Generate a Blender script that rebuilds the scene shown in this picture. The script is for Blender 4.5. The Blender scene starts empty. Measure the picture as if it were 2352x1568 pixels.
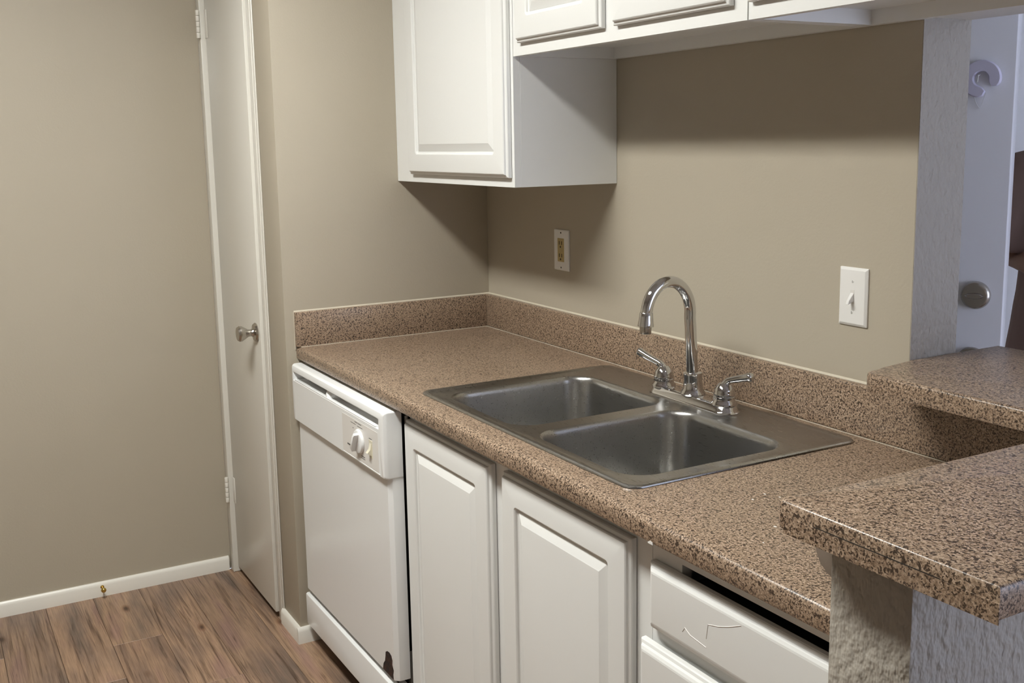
import bpy, bmesh, math, random
from mathutils import Vector, Matrix
random.seed(7)
S = bpy.context.scene
COL = S.collection

# ------------------------------------------------------------------ camera
W, H = 2352.0, 1568.0
CAM = Vector((2.9755, -1.5946, 1.4957))
YAW, PITCH, ROLL, FPX, U0, V0 = 1.0597, -0.1597, -0.0183, 2446.46, 1170.44, 717.43
fwd = Vector((-math.sin(YAW) * math.cos(PITCH), math.cos(YAW) * math.cos(PITCH), math.sin(PITCH)))
rgt = Vector((math.cos(YAW), math.sin(YAW), 0)); upv = rgt.cross(fwd)
r2 = rgt * math.cos(ROLL) + upv * math.sin(ROLL); u2 = upv * math.cos(ROLL) - rgt * math.sin(ROLL)
cd = bpy.data.cameras.new('camera'); cam = bpy.data.objects.new('camera', cd); COL.objects.link(cam)
M4 = Matrix((r2, u2, -fwd)).transposed().to_4x4(); M4.translation = CAM; cam.matrix_world = M4
cd.sensor_fit = 'HORIZONTAL'; cd.sensor_width = 36; cd.lens = FPX * 36 / W
cd.shift_x = (W / 2 - U0) / W; cd.shift_y = (V0 - H / 2) / W; cd.clip_start = 0.02
S.camera = cam

# ------------------------------------------------------------------ world, exposure
wd = bpy.data.worlds.new('sky'); S.world = wd; wd.use_nodes = True
wd.node_tree.nodes['Background'].inputs[0].default_value = (0.69, 0.77, 1.0, 1)
wd.node_tree.nodes['Background'].inputs[1].default_value = 5.3
vs = S.view_settings
vs.view_transform = 'Standard'; vs.look = 'None'; vs.exposure = 0.0; vs.gamma = 1.0; vs.use_curve_mapping = False
LAMP = 60.0      # radiance of the ceiling lamp's lens (the lamp itself is built below)
LAMP_COL = (1.0, 1.0, 0.95)

# ------------------------------------------------------------------ materials
def mat(name, col, rough=0.5, metal=0.0, spec=None, coat=0.0):
    m = bpy.data.materials.new(name); m.use_nodes = True
    b = m.node_tree.nodes['Principled BSDF']
    b.inputs['Base Color'].default_value = (*col, 1); b.inputs['Roughness'].default_value = rough
    b.inputs['Metallic'].default_value = metal
    if spec is not None: b.inputs['Specular IOR Level'].default_value = spec
    if coat: b.inputs['Coat Weight'].default_value = coat; b.inputs['Coat Roughness'].default_value = 0.1
    return m
def nodes(m): return m.node_tree.nodes, m.node_tree.links, m.node_tree.nodes['Principled BSDF']
def pos_scaled(m, scale=(1, 1, 1)):
    n, l, b = nodes(m)
    g = n.new('ShaderNodeNewGeometry'); mp = n.new('ShaderNodeMapping'); mp.inputs['Scale'].default_value = scale
    l.new(g.outputs['Position'], mp.inputs['Vector']); return mp.outputs['Vector']
def noise(m, vec, scale, detail=2, rough=0.5, dist=0.0):
    n, l, b = nodes(m); t = n.new('ShaderNodeTexNoise')
    t.inputs['Scale'].default_value = scale; t.inputs['Detail'].default_value = detail
    t.inputs['Roughness'].default_value = rough; t.inputs['Distortion'].default_value = dist
    l.new(vec, t.inputs['Vector']); return t.outputs['Fac']
def ramp(m, fac, stops):
    n, l, b = nodes(m); r = n.new('ShaderNodeValToRGB'); e = r.color_ramp.elements
    while len(e) < len(stops): e.new(0.5)
    for i, (p, c) in enumerate(stops):
        e[i].position = p; e[i].color = (*c, 1) if len(c) == 3 else c
    l.new(fac, r.inputs['Fac']); return r.outputs['Color']
def mix(m, fac, a, b_, mode='MIX'):
    n, l, b = nodes(m); x = n.new('ShaderNodeMix'); x.data_type = 'RGBA'; x.blend_type = mode
    for s, v in ((x.inputs[0], fac), (x.inputs[6], a), (x.inputs[7], b_)):
        if hasattr(v, 'is_linked'): l.new(v, s)
        elif isinstance(v, (int, float)): s.default_value = v
        else: s.default_value = (*v, 1)
    return x.outputs[2]
def bump(m, h, strength, dist=0.001, prev=None):
    n, l, b = nodes(m); x = n.new('ShaderNodeBump'); x.inputs['Strength'].default_value = strength
    x.inputs['Distance'].default_value = dist; l.new(h, x.inputs['Height'])
    if prev: l.new(prev, x.inputs['Normal'])
    l.new(x.outputs['Normal'], b.inputs['Normal']); return x.outputs['Normal']
def wallpaint(name, col, bs, heavy=0.0):
    m = mat(name, col, 0.55, spec=0.35); n, l, b = nodes(m); v = pos_scaled(m)
    c = mix(m, noise(m, v, 3.0, 3), tuple(x * 0.97 for x in col), tuple(x * 1.03 for x in col)); l.new(c, b.inputs['Base Color'])
    f = bump(m, noise(m, v, 170, 3), bs, 0.0012)
    if heavy:
        bump(m, noise(m, pos_scaled(m, (1, 1, 0.65)), 85, 2, 0.5), heavy, 0.008, f)
    else:
        blobs = ramp(m, noise(m, v, 38, 2, 0.5), [(0.62, (0, 0, 0)), (0.74, (1, 1, 1))])
        bump(m, blobs, 0.10, 0.0012, f)
    return m
M = {}
M['wall'] = wallpaint('greige_wall_paint', (0.43, 0.385, 0.305), 0.22)
M['wall_rough'] = wallpaint('greige_roller_textured_paint_shaded', (0.37, 0.34, 0.295), 0.3, 0.85)  # same greige as the wall, shade painted in by a darker, greyer tone
M['ceiling'] = wallpaint('ceiling_offwhite', (0.60, 0.58, 0.54), 0.3)
M['pale'] = wallpaint('pale_wall_paint', (0.82, 0.82, 0.82), 0.3)
def painted(name, col, rough, bs=0.08):
    m = mat(name, col, rough); v = pos_scaled(m); bump(m, noise(m, v, 90, 3), bs, 0.0008); return m
M['cab'] = painted('white_cabinet_paint', (0.77, 0.775, 0.76), 0.42)
M['trim'] = painted('white_trim_paint', (0.80, 0.78, 0.72), 0.33, 0.14)
M['doorpaint'] = painted('offwhite_door_paint', (0.72, 0.70, 0.64), 0.30, 0.12)
M['entry'] = painted('cool_white_door_paint', (0.80, 0.80, 0.83), 0.35)
M['enamel'] = mat('white_appliance_enamel', (0.82, 0.83, 0.83), 0.2)
M['plastic'] = mat('white_plastic', (0.83, 0.84, 0.84), 0.32)
M['plate'] = mat('white_wall_plate', (0.80, 0.79, 0.77), 0.3)
M['panelprint'] = mat('control_fascia_print', (0.74, 0.72, 0.69), 0.4)
M['ivory'] = mat('ivory_plastic', (0.50, 0.39, 0.17), 0.4)
M['cream'] = mat('cream_plastic', (0.72, 0.68, 0.54), 0.35)
M['dark'] = mat('painted_gap_shade', (0.012, 0.010, 0.009), 0.8)  # near-black colour that paints the shade in gaps and cavities
M['ink'] = mat('grey_print', (0.10, 0.095, 0.09), 0.6)
M['slot'] = mat('slot_black', (0.02, 0.015, 0.01), 0.7)
M['chrome'] = mat('polished_chrome', (0.68, 0.68, 0.69), 0.05, 1.0)
M['nickel'] = mat('satin_nickel', (0.50, 0.47, 0.43), 0.24, 1.0)
M['brass'] = mat('brass', (0.60, 0.43, 0.12), 0.22, 1.0)
M['galv'] = mat('galvanised_metal', (0.50, 0.48, 0.45), 0.4, 1.0)
M['bracket'] = painted('grey_brown_bracket_paint', (0.22, 0.18, 0.145), 0.5)
M['caulk'] = mat('cream_caulk', (0.56, 0.51, 0.41), 0.5)
M['rubber'] = mat('black_rubber', (0.02, 0.02, 0.02), 0.7)
M['foam'] = mat('white_foam', (0.66, 0.64, 0.78), 0.75)
M['string'] = mat('white_string', (0.7, 0.7, 0.7), 0.8)
M['fleck'] = mat('white_paint_fleck', (0.8, 0.79, 0.76), 0.6)
M['bluefleck'] = mat('blue_grey_fleck', (0.10, 0.12, 0.16), 0.6)
M['scratch'] = mat('pale_scratch', (0.86, 0.83, 0.80), 0.5)
# stainless steel
m = mat('brushed_stainless_steel', (0.43, 0.425, 0.41), 0.29, 1.0); n, l, b = nodes(m)
l.new(ramp(m, noise(m, pos_scaled(m, (3, 40, 40)), 9, 2), [(0.3, (0.27,) * 3), (0.7, (0.31,) * 3)]), b.inputs['Roughness'])
M['steel'] = m
# rust
m = mat('rusted_hole_edge', (0.03, 0.012, 0.006), 0.85); n, l, b = nodes(m)
l.new(ramp(m, noise(m, pos_scaled(m), 120, 3), [(0.4, (0.012, 0.006, 0.004)), (0.7, (0.06, 0.02, 0.01))]), b.inputs['Base Color']); M['rust'] = m
# speckled laminate
m = mat('speckled_brown_laminate', (0.3, 0.2, 0.13), 0.30, spec=0.5); n, l, b = nodes(m); v = pos_scaled(m)
base = ramp(m, noise(m, v, 300, 2, 0.6), [(0.30, (0.17, 0.115, 0.075)), (0.50, (0.325, 0.232, 0.160)), (0.70, (0.50, 0.385, 0.285))])
d1 = ramp(m, noise(m, v, 240, 2, 0.5, 0.5), [(0.56, (0, 0, 0)), (0.60, (1, 1, 1))])
d2 = ramp(m, noise(m, v, 360, 1, 0.5), [(0.60, (0, 0, 0)), (0.64, (1, 1, 1))])
c1 = mix(m, d1, base, (0.055, 0.037, 0.026)); c2 = mix(m, d2, c1, (0.075, 0.050, 0.035))
l.new(c2, b.inputs['Base Color']); bump(m, noise(m, v, 240, 2), 0.05, 0.0005)
M['lam'] = m
# wood plank vinyl: grain runs along X, every plank shifts it by its own random number
m = mat('wood_look_vinyl_plank', (0.2, 0.13, 0.09), 0.42); n, l, b = nodes(m)
g = n.new('ShaderNodeNewGeometry'); oi = n.new('ShaderNodeObjectInfo')
off = n.new('ShaderNodeVectorMath'); off.operation = 'MULTIPLY_ADD'
cmb = n.new('ShaderNodeCombineXYZ')
for k in range(3): l.new(oi.outputs['Random'], cmb.inputs[k])
l.new(cmb.outputs[0], off.inputs[0]); off.inputs[1].default_value = (7.3, 3.1, 5.7); l.new(g.outputs['Position'], off.inputs[2])
def mapv(s):
    mp = n.new('ShaderNodeMapping'); mp.inputs['Scale'].default_value = s; l.new(off.outputs[0], mp.inputs['Vector']); return mp.outputs['Vector']
tone = ramp(m, noise(m, mapv((1.2, 6, 1)), 2.2, 3, 0.55), [(0.30, (0.150, 0.118, 0.098)), (0.44, (0.235, 0.168, 0.128)), (0.56, (0.320, 0.225, 0.158)), (0.70, (0.270, 0.178, 0.148))])
grain = ramp(m, noise(m, mapv((0.8, 24, 1)), 3.0, 5, 0.6, 1.4), [(0.32, (0.42, 0.36, 0.32)), (0.42, (0.82, 0.78, 0.74)), (0.50, (1.05, 1.03, 1.0)), (0.60, (1.22, 1.2, 1.15)), (0.68, (0.70, 0.64, 0.60)), (0.75, (1.0, 0.97, 0.93))])
fine = ramp(m, noise(m, mapv((3, 150, 1)), 3.0, 3, 0.6), [(0.3, (0.74, 0.71, 0.68)), (0.6, (1.07, 1.06, 1.04))])
vor = n.new('ShaderNodeTexVoronoi'); vor.inputs['Scale'].default_value = 4.2; l.new(mapv((0.85, 2.0, 1)), vor.inputs['Vector'])
knot = ramp(m, vor.outputs['Distance'], [(0.04, (0.22, 0.17, 0.14)), (0.09, (0.75, 0.66, 0.60)), (0.14, (1, 1, 1))])
c = mix(m, 1.0, tone, grain, 'MULTIPLY'); c = mix(m, 1.0, c, fine, 'MULTIPLY'); c = mix(m, 1.0, c, knot, 'MULTIPLY')
rv = ramp(m, oi.outputs['Random'], [(0.0, (0.74, 0.74, 0.76)), (0.35, (0.98, 0.93, 0.92)), (0.7, (1.06, 1.02, 0.98)), (1.0, (0.86, 0.80, 0.79))])
c = mix(m, 1.0, c, rv, 'MULTIPLY'); l.new(c, b.inputs['Base Color'])
bump(m, noise(m, mapv((5, 90, 1)), 4, 4), 0.10, 0.0008)
M['wood'] = m
M['woodgap'] = mat('plank_joint', (0.035, 0.024, 0.018), 0.8)
m = mat('window_glass', (1, 1, 1), 0.0); n, l, b = nodes(m); tb = n.new('ShaderNodeBsdfTransparent'); gb = n.new('ShaderNodeBsdfGlossy'); gb.inputs['Roughness'].default_value = 0.0
mx = n.new('ShaderNodeMixShader'); mx.inputs[0].default_value = 0.06; l.new(tb.outputs[0], mx.inputs[1]); l.new(gb.outputs[0], mx.inputs[2])
l.new(mx.outputs[0], n['Material Output'].inputs['Surface']); M['glass'] = m
m = mat('lamp_lens', (0.9, 0.9, 0.9), 0.4); n, l, b = nodes(m); b.inputs['Emission Color'].default_value = (*LAMP_COL, 1); b.inputs['Emission Strength'].default_value = LAMP; M['lamp'] = m
M['skin'] = mat('skin', (0.20, 0.105, 0.065), 0.5)
M['hair'] = mat('dark_hair', (0.012, 0.009, 0.008), 0.5)
m = mat('brown_cotton', (0.155, 0.098, 0.078), 0.85); v = pos_scaled(m); bump(m, noise(m, v, 14, 3), 0.5, 0.012); M['shirt'] = m
M['denim'] = mat('dark_denim', (0.03, 0.035, 0.05), 0.8)
M['eye'] = mat('eye_white', (0.38, 0.36, 0.34), 0.4); M['iris'] = mat('iris_dark', (0.02, 0.012, 0.008), 0.2)

# ------------------------------------------------------------------ mesh builder
ORG = {}
class MB:
    def __init__(s): s.v = []; s.f = []
    def add(s, vs, fs):
        k = len(s.v); s.v += [Vector(p) for p in vs]; s.f += [tuple(i + k for i in f) for f in fs]; return s
    def box(s, x0, x1, y0, y1, z0, z1):
        return s.add([(x, y, z) for x in (x0, x1) for y in (y0, y1) for z in (z0, z1)],
                     [(0, 1, 3, 2), (4, 6, 7, 5), (0, 4, 5, 1), (2, 3, 7, 6), (0, 2, 6, 4), (1, 5, 7, 3)])
    def rings(s, rings, cap0=True, cap1=True):
        n_ = len(rings[0]); fs = []
        for i in range(len(rings) - 1):
            for j in range(n_):
                k = (j + 1) % n_
                fs.append((i * n_ + j, i * n_ + k, (i + 1) * n_ + k, (i + 1) * n_ + j))
        if cap0: fs.append(tuple(range(n_ - 1, -1, -1)))
        if cap1: fs.append(tuple((len(rings) - 1) * n_ + j for j in range(n_)))
        return s.add([p for r in rings for p in r], fs)
    def tube(s, pts, rad, seg=12, cap=True, flat=None):
        pts = [Vector(p) for p in pts]; rs = rad if isinstance(rad, (list, tuple)) else [rad] * len(pts); out = []
        t0 = (pts[1] - pts[0]).normalized(); a = Vector((0, 0, 1)) if abs(t0.z) < 0.9 else Vector((1, 0, 0))
        nrm = (a - t0 * a.dot(t0)).normalized()
        for i, p in enumerate(pts):
            t = (pts[min(i + 1, len(pts) - 1)] - pts[max(i - 1, 0)]).normalized()
            nrm = (nrm - t * nrm.dot(t)).normalized(); bi = t.cross(nrm)
            out.append([p + nrm * (rs[i] * math.cos(q) * (flat or 1)) + bi * (rs[i] * math.sin(q)) for q in [2 * math.pi * k / seg for k in range(seg)]])
        return s.rings(out, cap, cap)
    def lathe(s, base, axis, prof, seg=24):
        base = Vector(base); ax = Vector(axis).normalized(); a = Vector((0, 0, 1)) if abs(ax.z) < 0.9 else Vector((1, 0, 0))
        e1 = (a - ax * a.dot(ax)).normalized(); e2 = ax.cross(e1)
        rr = [[base + ax * h + e1 * (r * math.cos(q)) + e2 * (r * math.sin(q)) for q in [2 * math.pi * k / seg for k in range(seg)]] for r, h in prof]
        return s.rings(rr)
    def prism(s, pts, d):
        d = Vector(d); pts = [Vector(p) for p in pts]; n_ = len(pts)
        return s.add(pts + [p + d for p in pts], [tuple(range(n_))] + [tuple(range(2 * n_ - 1, n_ - 1, -1))] + [(j, (j + 1) % n_, n_ + (j + 1) % n_, n_ + j) for j in range(n_)])
    def rot(s, c, ang):
        q = Matrix.Rotation(ang, 3, 'Z'); c = Vector(c); s.v = [c + q @ (p - c) for p in s.v]; return s
    def build(s, name, material, parent=None, bevel=0.0, seg=2, angle=35, origin=None):
        bm = bmesh.new(); vv = [bm.verts.new(p) for p in s.v]
        for f in s.f:
            try: bm.faces.new([vv[i] for i in f])
            except ValueError: pass
        bmesh.ops.remove_doubles(bm, verts=bm.verts, dist=1e-6)
        bmesh.ops.recalc_face_normals(bm, faces=bm.faces)
        if bevel:
            es = [e for e in bm.edges if len(e.link_faces) == 2 and e.calc_face_angle(0) > math.radians(30)]
            bmesh.ops.bevel(bm, geom=es, offset=bevel, segments=seg, profile=0.5, affect='EDGES', clamp_overlap=True)
        for f in bm.faces: f.smooth = True
        for e in bm.edges: e.smooth = not (len(e.link_faces) != 2 or e.calc_face_angle(0) > math.radians(angle))
        if origin is None:
            xs = [p.co.x for p in bm.verts]; ys = [p.co.y for p in bm.verts]; zs = [p.co.z for p in bm.verts]
            origin = Vector(((min(xs) + max(xs)) / 2, (min(ys) + max(ys)) / 2, min(zs)))
        origin = Vector(origin)
        bmesh.ops.translate(bm, verts=bm.verts, vec=-origin)
        me = bpy.data.meshes.new(name); bm.to_mesh(me); bm.free(); me.materials.append(M[material])
        o = bpy.data.objects.new(name, me); COL.objects.link(o); ORG[o] = origin
        if parent: o.parent = parent; o.location = origin - ORG[parent]
        else: o.location = origin
        return o
def rr(x0, x1, b0, b1, r=0.0, n_=5):
    """rounded rectangle, always 4*(n_+1) points"""
    r = max(r, 1e-5); out = []
    for cx, cy, a in ((x1 - r, b1 - r, 0), (x0 + r, b1 - r, 90), (x0 + r, b0 + r, 180), (x1 - r, b0 + r, 270)):
        for k in range(n_ + 1):
            q = math.radians(a + 90 * k / n_); out.append((cx + r * math.cos(q), cy + r * math.sin(q)))
    return out
def front(pts, y): return [(a, y, b_) for a, b_ in pts]          # a loop standing in an X-Z plane
def flat(pts, z): return [(a, b_, z) for a, b_ in pts]
def thing(name, loc, label, cat, group=None):
    o = bpy.data.objects.new(name, None); COL.objects.link(o); o.location = loc; ORG[o] = Vector(loc); o.empty_display_size = 0.05
    return tag(o, label, cat, group)
def tag(o, label, cat, group=None):
    o['label'] = label; o['category'] = cat
    if group: o['group'] = group
    return o
def struct(o, label=None, cat=None):
    o['kind'] = 'structure'
    if label: o['label'] = label
    if cat: o['category'] = cat
    return o

# ------------------------------------------------------------------ the setting
XL = -0.69          # left wall
YS = -0.674         # front of the closet wall
TJ = 0.127          # thickness of the kitchen wall
XJ = 1.647          # jamb of the pass-through
ZC2 = 1.694         # underside of the short wall cabinets
CEIL = 2.62
PX0, PX1, PY0, PY1 = XL, 3.05, -2.6, -0.30
fl = MB()
fl.box(PX0, PX1, PY0, PY1, -0.10, -0.006)
struct(MB().box(PX0, 4.7, -3.5, PY0, -0.10, 0.0).box(PX1, 4.7, PY0, 2.7, -0.10, 0.0).box(PX0, PX1, PY1, 2.7, -0.10, 0.0).build('floor_living', 'wood'), 'brown wood-look floor of the living room', 'floor')
floor = struct(fl.build('floor', 'woodgap'), 'brown wood-look vinyl plank floor', 'floor')
rowb = [-0.30 - 0.0]
y = -0.437; rows = [(-0.437, -0.30)]
while y > PY0 + 0.01:
    rows.append((max(y - 0.1475, PY0), y)); y -= 0.1475
starts = {4: -0.28}
first = None
for i, (y0, y1) in enumerate(rows):
    x = PX0; cuts = [PX0]
    s0 = {5: -0.279, 4: 0.10, 3: 0.33, 6: -0.05, 2: 0.62, 7: 0.28}.get(i, random.uniform(-0.4, 0.5))
    while s0 < PX1 - 0.05: cuts.append(s0); s0 += 1.22
    cuts.append(PX1)
    for a, b_ in zip(cuts, cuts[1:]):
        p = MB().box(a + 0.0004, b_ - 0.0004, y0 + 0.0004, y1 - 0.0004, -0.006, 0.0).build('plank', 'wood', floor, bevel=0.0009, seg=1)
struct(MB().box(XL - 0.12, XL, -3.52, 2.7, 0, CEIL).build('wall_left', 'wall'), 'greige painted wall left of the closet door', 'wall')
# closet: side wall the counter runs against, pier beside the door, head over the door
cw = MB()
cw.prism([(-0.165, YS, 0), (0, YS, 0), (0, 0, 0), (-0.10, 0, 0), (-0.10, YS + 0.09, 0), (-0.165, YS + 0.09, 0)], (0, 0, CEIL))
cw.box(XL, -0.165, YS, YS + 0.09, 2.05, CEIL)
struct(cw.build('wall_closet', 'wall', bevel=0.002), 'greige painted closet wall at the left end of the counter', 'wall')
bw = MB()
bw.box(XL, XJ, 0, TJ, 0, CEIL)
struct(bw.build('wall_back', 'wall'), 'greige painted kitchen wall behind the sink', 'wall')
struct(MB().box(XJ - 0.002, XJ + 0.0015, 0.0005, TJ - 0.0005, 1.0455, ZC2 + 0.004).build('trim_4', 'wall_rough'), 'rough painted end of the wall at the pass-through opening', 'jamb')
struct(MB().box(XJ, 2.248, 0, TJ, ZC2 + 0.004, CEIL).build('wall_header', 'cab'), 'white painted header above the pass-through', 'header')
struct(MB().box(XJ, 2.248, 0, TJ, 0, 1.0455).build('wall_counter_back', 'wall'), 'low wall under the far arm of the bar top', 'wall')
pw = MB().box(2.131, 2.248, -0.70, 0, 0, 1.0455).build('wall_pony', 'wall_rough', bevel=0.004)
struct(pw, 'rough textured half wall carrying the near arm of the bar', 'half wall')
for x, z in ((2.150, 1.028), (2.214, 1.022)):
    MB().prism([(x, -0.7004, z), (x + 0.007, -0.7004, z + 0.003), (x + 0.008, -0.7004, z + 0.0075), (x + 0.003, -0.7004, z + 0.005)], (0, 0.002, 0)).build('paint_chip', 'bluefleck', pw)
struct(MB().box(XL, 4.6, -3.52, -3.4, 0, CEIL).build('wall_front', 'wall'), 'wall of the kitchen behind the viewer', 'wall')
struct(MB().box(XL - 0.12, 4.72, -3.52, 2.72, CEIL, CEIL + 0.1).build('ceiling', 'ceiling'), 'white ceiling', 'ceiling')
struct(MB().box(0.0, 2.36, -0.335, 0, 2.131, CEIL).build('wall_soffit', 'wall'), 'painted soffit above the wall cabinets', 'soffit')
struct(MB().box(0.52, 4.6, 2.6, 2.72, 0, CEIL).build('wall_far', 'pale'), 'pale far wall of the living room', 'wall')
# living room window wall
wr = MB(); Y0, Y1, Z0, Z1 = 0.0, 2.3, 0.3, 2.3
wr.box(4.6, 4.72, -3.52, Y0, 0, CEIL).box(4.6, 4.72, Y1, 2.72, 0, CEIL).box(4.6, 4.72, Y0, Y1, 0, Z0).box(4.6, 4.72, Y0, Y1, Z1, CEIL)
struct(wr.build('wall_right', 'pale'), 'living room wall with a wide window', 'wall')
wf = MB(); 
for a in (Y0, (Y0 + Y1) / 2 - 0.025, Y1 - 0.05): wf.box(4.63, 4.69, a, a + 0.05, Z0, Z1)
wf.box(4.63, 4.69, Y0, Y1, Z0, Z0 + 0.05).box(4.63, 4.69, Y0, Y1, Z1 - 0.05, Z1)
w1 = struct(wf.build('window_1', 'trim'), 'wide white-framed living room window', 'window')
for a, b_ in ((Y0 + 0.05, (Y0 + Y1) / 2 - 0.025), ((Y0 + Y1) / 2 + 0.025, Y1 - 0.05)):
    MB().box(4.657, 4.663, a, b_, Z0 + 0.05, Z1 - 0.05).build('pane', 'glass', w1)
# entry wall with door opening and sidelight
we = MB()
we.box(0.40, 0.52, TJ, 0.60, 0, CEIL).box(0.40, 0.52, 0.60, 1.53, 2.06, CEIL).box(0.40, 0.52, 1.53, 2.72, 0, CEIL)
struct(we.build('wall_entry', 'pale'), 'pale entry wall beside the open front door', 'wall')

# baseboards with a rounded upper edge
def baseboard(name, path, label, h=0.05, t=0.012):
    b_ = MB()
    for (x0, y0), (x1, y1), (nx, ny) in path:
        prof = [(0, 0), (t, 0), (t, h - 0.012), (t - 0.003, h - 0.004), (t - 0.007, h), (0, h)]
        b_.prism([(x0 + nx * d, y0 + ny * d, z) for d, z in prof], (x1 - x0, y1 - y0, 0))
    return struct(b_.build(name, 'trim'), label, 'baseboard')
baseboard('baseboard_left', [((XL, -0.712), (XL, -3.4), (1, 0))], 'low white baseboard along the left wall')
bq = baseboard('baseboard_closet', [((-0.160, YS), (0.0, YS), (0, -1)), ((0, YS - 0.012), (0, -0.56), (1, 0))], 'short white baseboard wrapping the corner beside the dishwasher')

# closet door frame and door
jm = MB()
jm.box(XL, -0.647, -0.706, -0.60, 0, 2.06).box(-0.647, -0.640, -0.672, -0.60, 0, 2.05)
struct(jm.build('trim_1', 'doorpaint', bevel=0.003), 'off-white jamb on the hinge side of the closet door', 'door jamb')
jm = MB(); jm.box(-0.197, -0.165, -0.681, -0.58, 0, 2.06).box(-0.165, -0.151, -0.679, YS, 0, 2.06)
struct(jm.build('trim_2', 'doorpaint', bevel=0.0025), 'off-white jamb on the latch side of the closet door', 'door jamb')
struct(MB().box(-0.640, -0.197, -0.690, -0.58, 2.035, 2.06).build('trim_3', 'doorpaint', bevel=0.002), 'head jamb above the closet door', 'door jamb')
struct(MB().box(-0.64, -0.1, -0.30, -0.29, 0.0, 2.05).build('wall_closet_shade', 'dark'), 'near-black sheet painting the shade inside the closet', 'wall')  # near-black sheet added to paint the closet's inner shade
d1 = MB().box(-0.642, -0.200, -0.690, -0.655, 0.022, 2.03).build('door_1', 'doorpaint', bevel=0.0025)
struct(d1, 'narrow flat off-white closet door with nickel knob', 'door')
def knob(px, py, pz, parent, name='door_knob'):
    k = MB()
    k.lathe((px, py, pz), (0, -1, 0), [(0.0, 0), (0.029, 0), (0.030, 0.003), (0.026, 0.008), (0.014, 0.011), (0.0105, 0.018), (0.0115, 0.026), (0.018, 0.036), (0.0235, 0.046), (0.0245, 0.053), (0.021, 0.059), (0.0, 0.061)], 28)
    return k.build(name, 'nickel', parent)
kb = knob(-0.243, -0.690, 0.925, d1); kb['label'] = 'satin nickel tulip knob on closet door'
for z0, z1 in ((0.262, 0.352), (1.845, 1.935)):
    h = MB(); h.box(-0.641, -0.615, -0.6925, -0.690, z0, z1)
    hg = h.build('hinge', 'trim', d1, bevel=0.0008)
    q = (z1 - z0) / 5
    for k in range(5):
        MB().lathe((-0.645, -0.7125, z0 + k * q + 0.0006), (0, 0, 1), [(0.0, 0), (0.0058, 0), (0.0062, 0.001), (0.0062, q - 0.0022), (0.0058, q - 0.0012), (0, q - 0.0012)], 12).build('knuckle', 'trim', hg)

# ------------------------------------------------------------------ cabinets
def raised_door(name, parent, x0, x1, z0, z1, yb, fr=0.056, th=0.019):
    """yb: back plane of the door. door = stiles and rails, sub-part = raised panel"""
    yf = yb - th
    def L(o, dy, r=0.0): return front(rr(x0 + o, x1 - o, z0 + o, z1 - o, r), yf + dy)
    a = MB().rings([L(0, th), L(0, 0.0105, 0.001), L(0.0015, 0.0085, 0.001), L(0.0065, 0.0065, 0.001), L(0.0075, 0.0025, 0.001), L(0.0095, 0.0006, 0.001), L(0.0125, 0, 0.001),
                    L(fr, 0, 0.009), L(fr + 0.0025, 0.0022, 0.008), L(fr + 0.0040, 0.0062, 0.007), L(fr + 0.0085, 0.0075, 0.004)], True, False).build(name, 'cab', parent, angle=11)
    p = MB().rings([L(fr + 0.0084, 0.0085, 0.0015), L(fr + 0.0086, 0.0070, 0.0015), L(fr + 0.0105, 0.0060, 0.0012), L(fr + 0.0270, 0.0014, 0.0005), L(fr + 0.0285, 0.0006, 0.0005), L(fr + 0.0310, 0.0004, 0.0005)], True, True)
    p.build('raised_panel', 'cab', a, angle=12)
    return a
def slab_front(name, parent, x0, x1, z0, z1, yb, th=0.019):
    yf = yb - th
    def L(o, dy, r=0.0): return front(rr(x0 + o, x1 - o, z0 + o, z1 - o, r), yf + dy)
    return MB().rings([L(0, th), L(0, 0.0110, 0.001), L(0.0015, 0.0088, 0.001), L(0.0060, 0.0070, 0.001), L(0.0085, 0.0035, 0.001), L(0.0125, 0.0008, 0.001), L(0.0155, 0, 0.001)], True, True).build(name, 'cab', parent, angle=11)
YC = -0.302                     # face frame of the wall cabinets
ZT = 2.130
def wall_cabinet(x0, x1, z0, doors, label, lstile, rstile, lrail=0.046):
    c = thing('wall_cabinet', ((x0 + x1) / 2, -0.15, z0), label, 'cabinet', 'white wall cabinets above the sink')
    bd = MB()
    t = 0.016
    bd.box(x0, x0 + t, YC + 0.019, -0.001, z0, ZT).box(x1 - t, x1, YC + 0.019, -0.001, z0, ZT)
    bd.box(x0 + t, x1 - t, -0.020, -0.001, z0, ZT).box(x0 + t, x1 - t, YC + 0.019, -0.020, ZT - t, ZT)
    bd.build('body', 'cab', c)
    MB().box(x0 + t, x1 - t, YC + 0.019, -0.020, z0 + 0.027, z0 + 0.040).build('bottom_panel', 'cab', c)
    ff = MB(); o = 0.0006
    ff.box(x0 + o, x0 + lstile, YC, YC + 0.0185, z0, ZT).box(x1 - rstile, x1 - o, YC, YC + 0.0185, z0, ZT)
    ff.box(x0 + lstile, x1 - rstile, YC, YC + 0.0185, z0, z0 + lrail).box(x0 + lstile, x1 - rstile, YC, YC + 0.0185, ZT - 0.04, ZT)
    if len(doors) > 1: ff.box(doors[0][1] - 0.012, doors[1][0] + 0.012, YC, YC + 0.0185, z0 + lrail, ZT - 0.04)
    ff.build('face_frame', 'cab', c)
    for a, b_, zz in doors: raised_door('cabinet_door', c, a, b_, zz, ZT - 0.022, YC - 0.0015)
    return c
wall_cabinet(0.0, 0.7095, 1.383, [(0.118, 0.697, 1.406)], 'tall white wall cabinet with a single raised-panel door, hanging lowest beside the closet wall', 0.13, 0.028)
wall_cabinet(0.7105, 1.5290, ZC2, [(0.748, 1.100, 1.722), (1.142, 1.495, 1.722)], 'short white wall cabinet with two doors above the sink, next to the tall cabinet', 0.055, 0.045)
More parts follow.
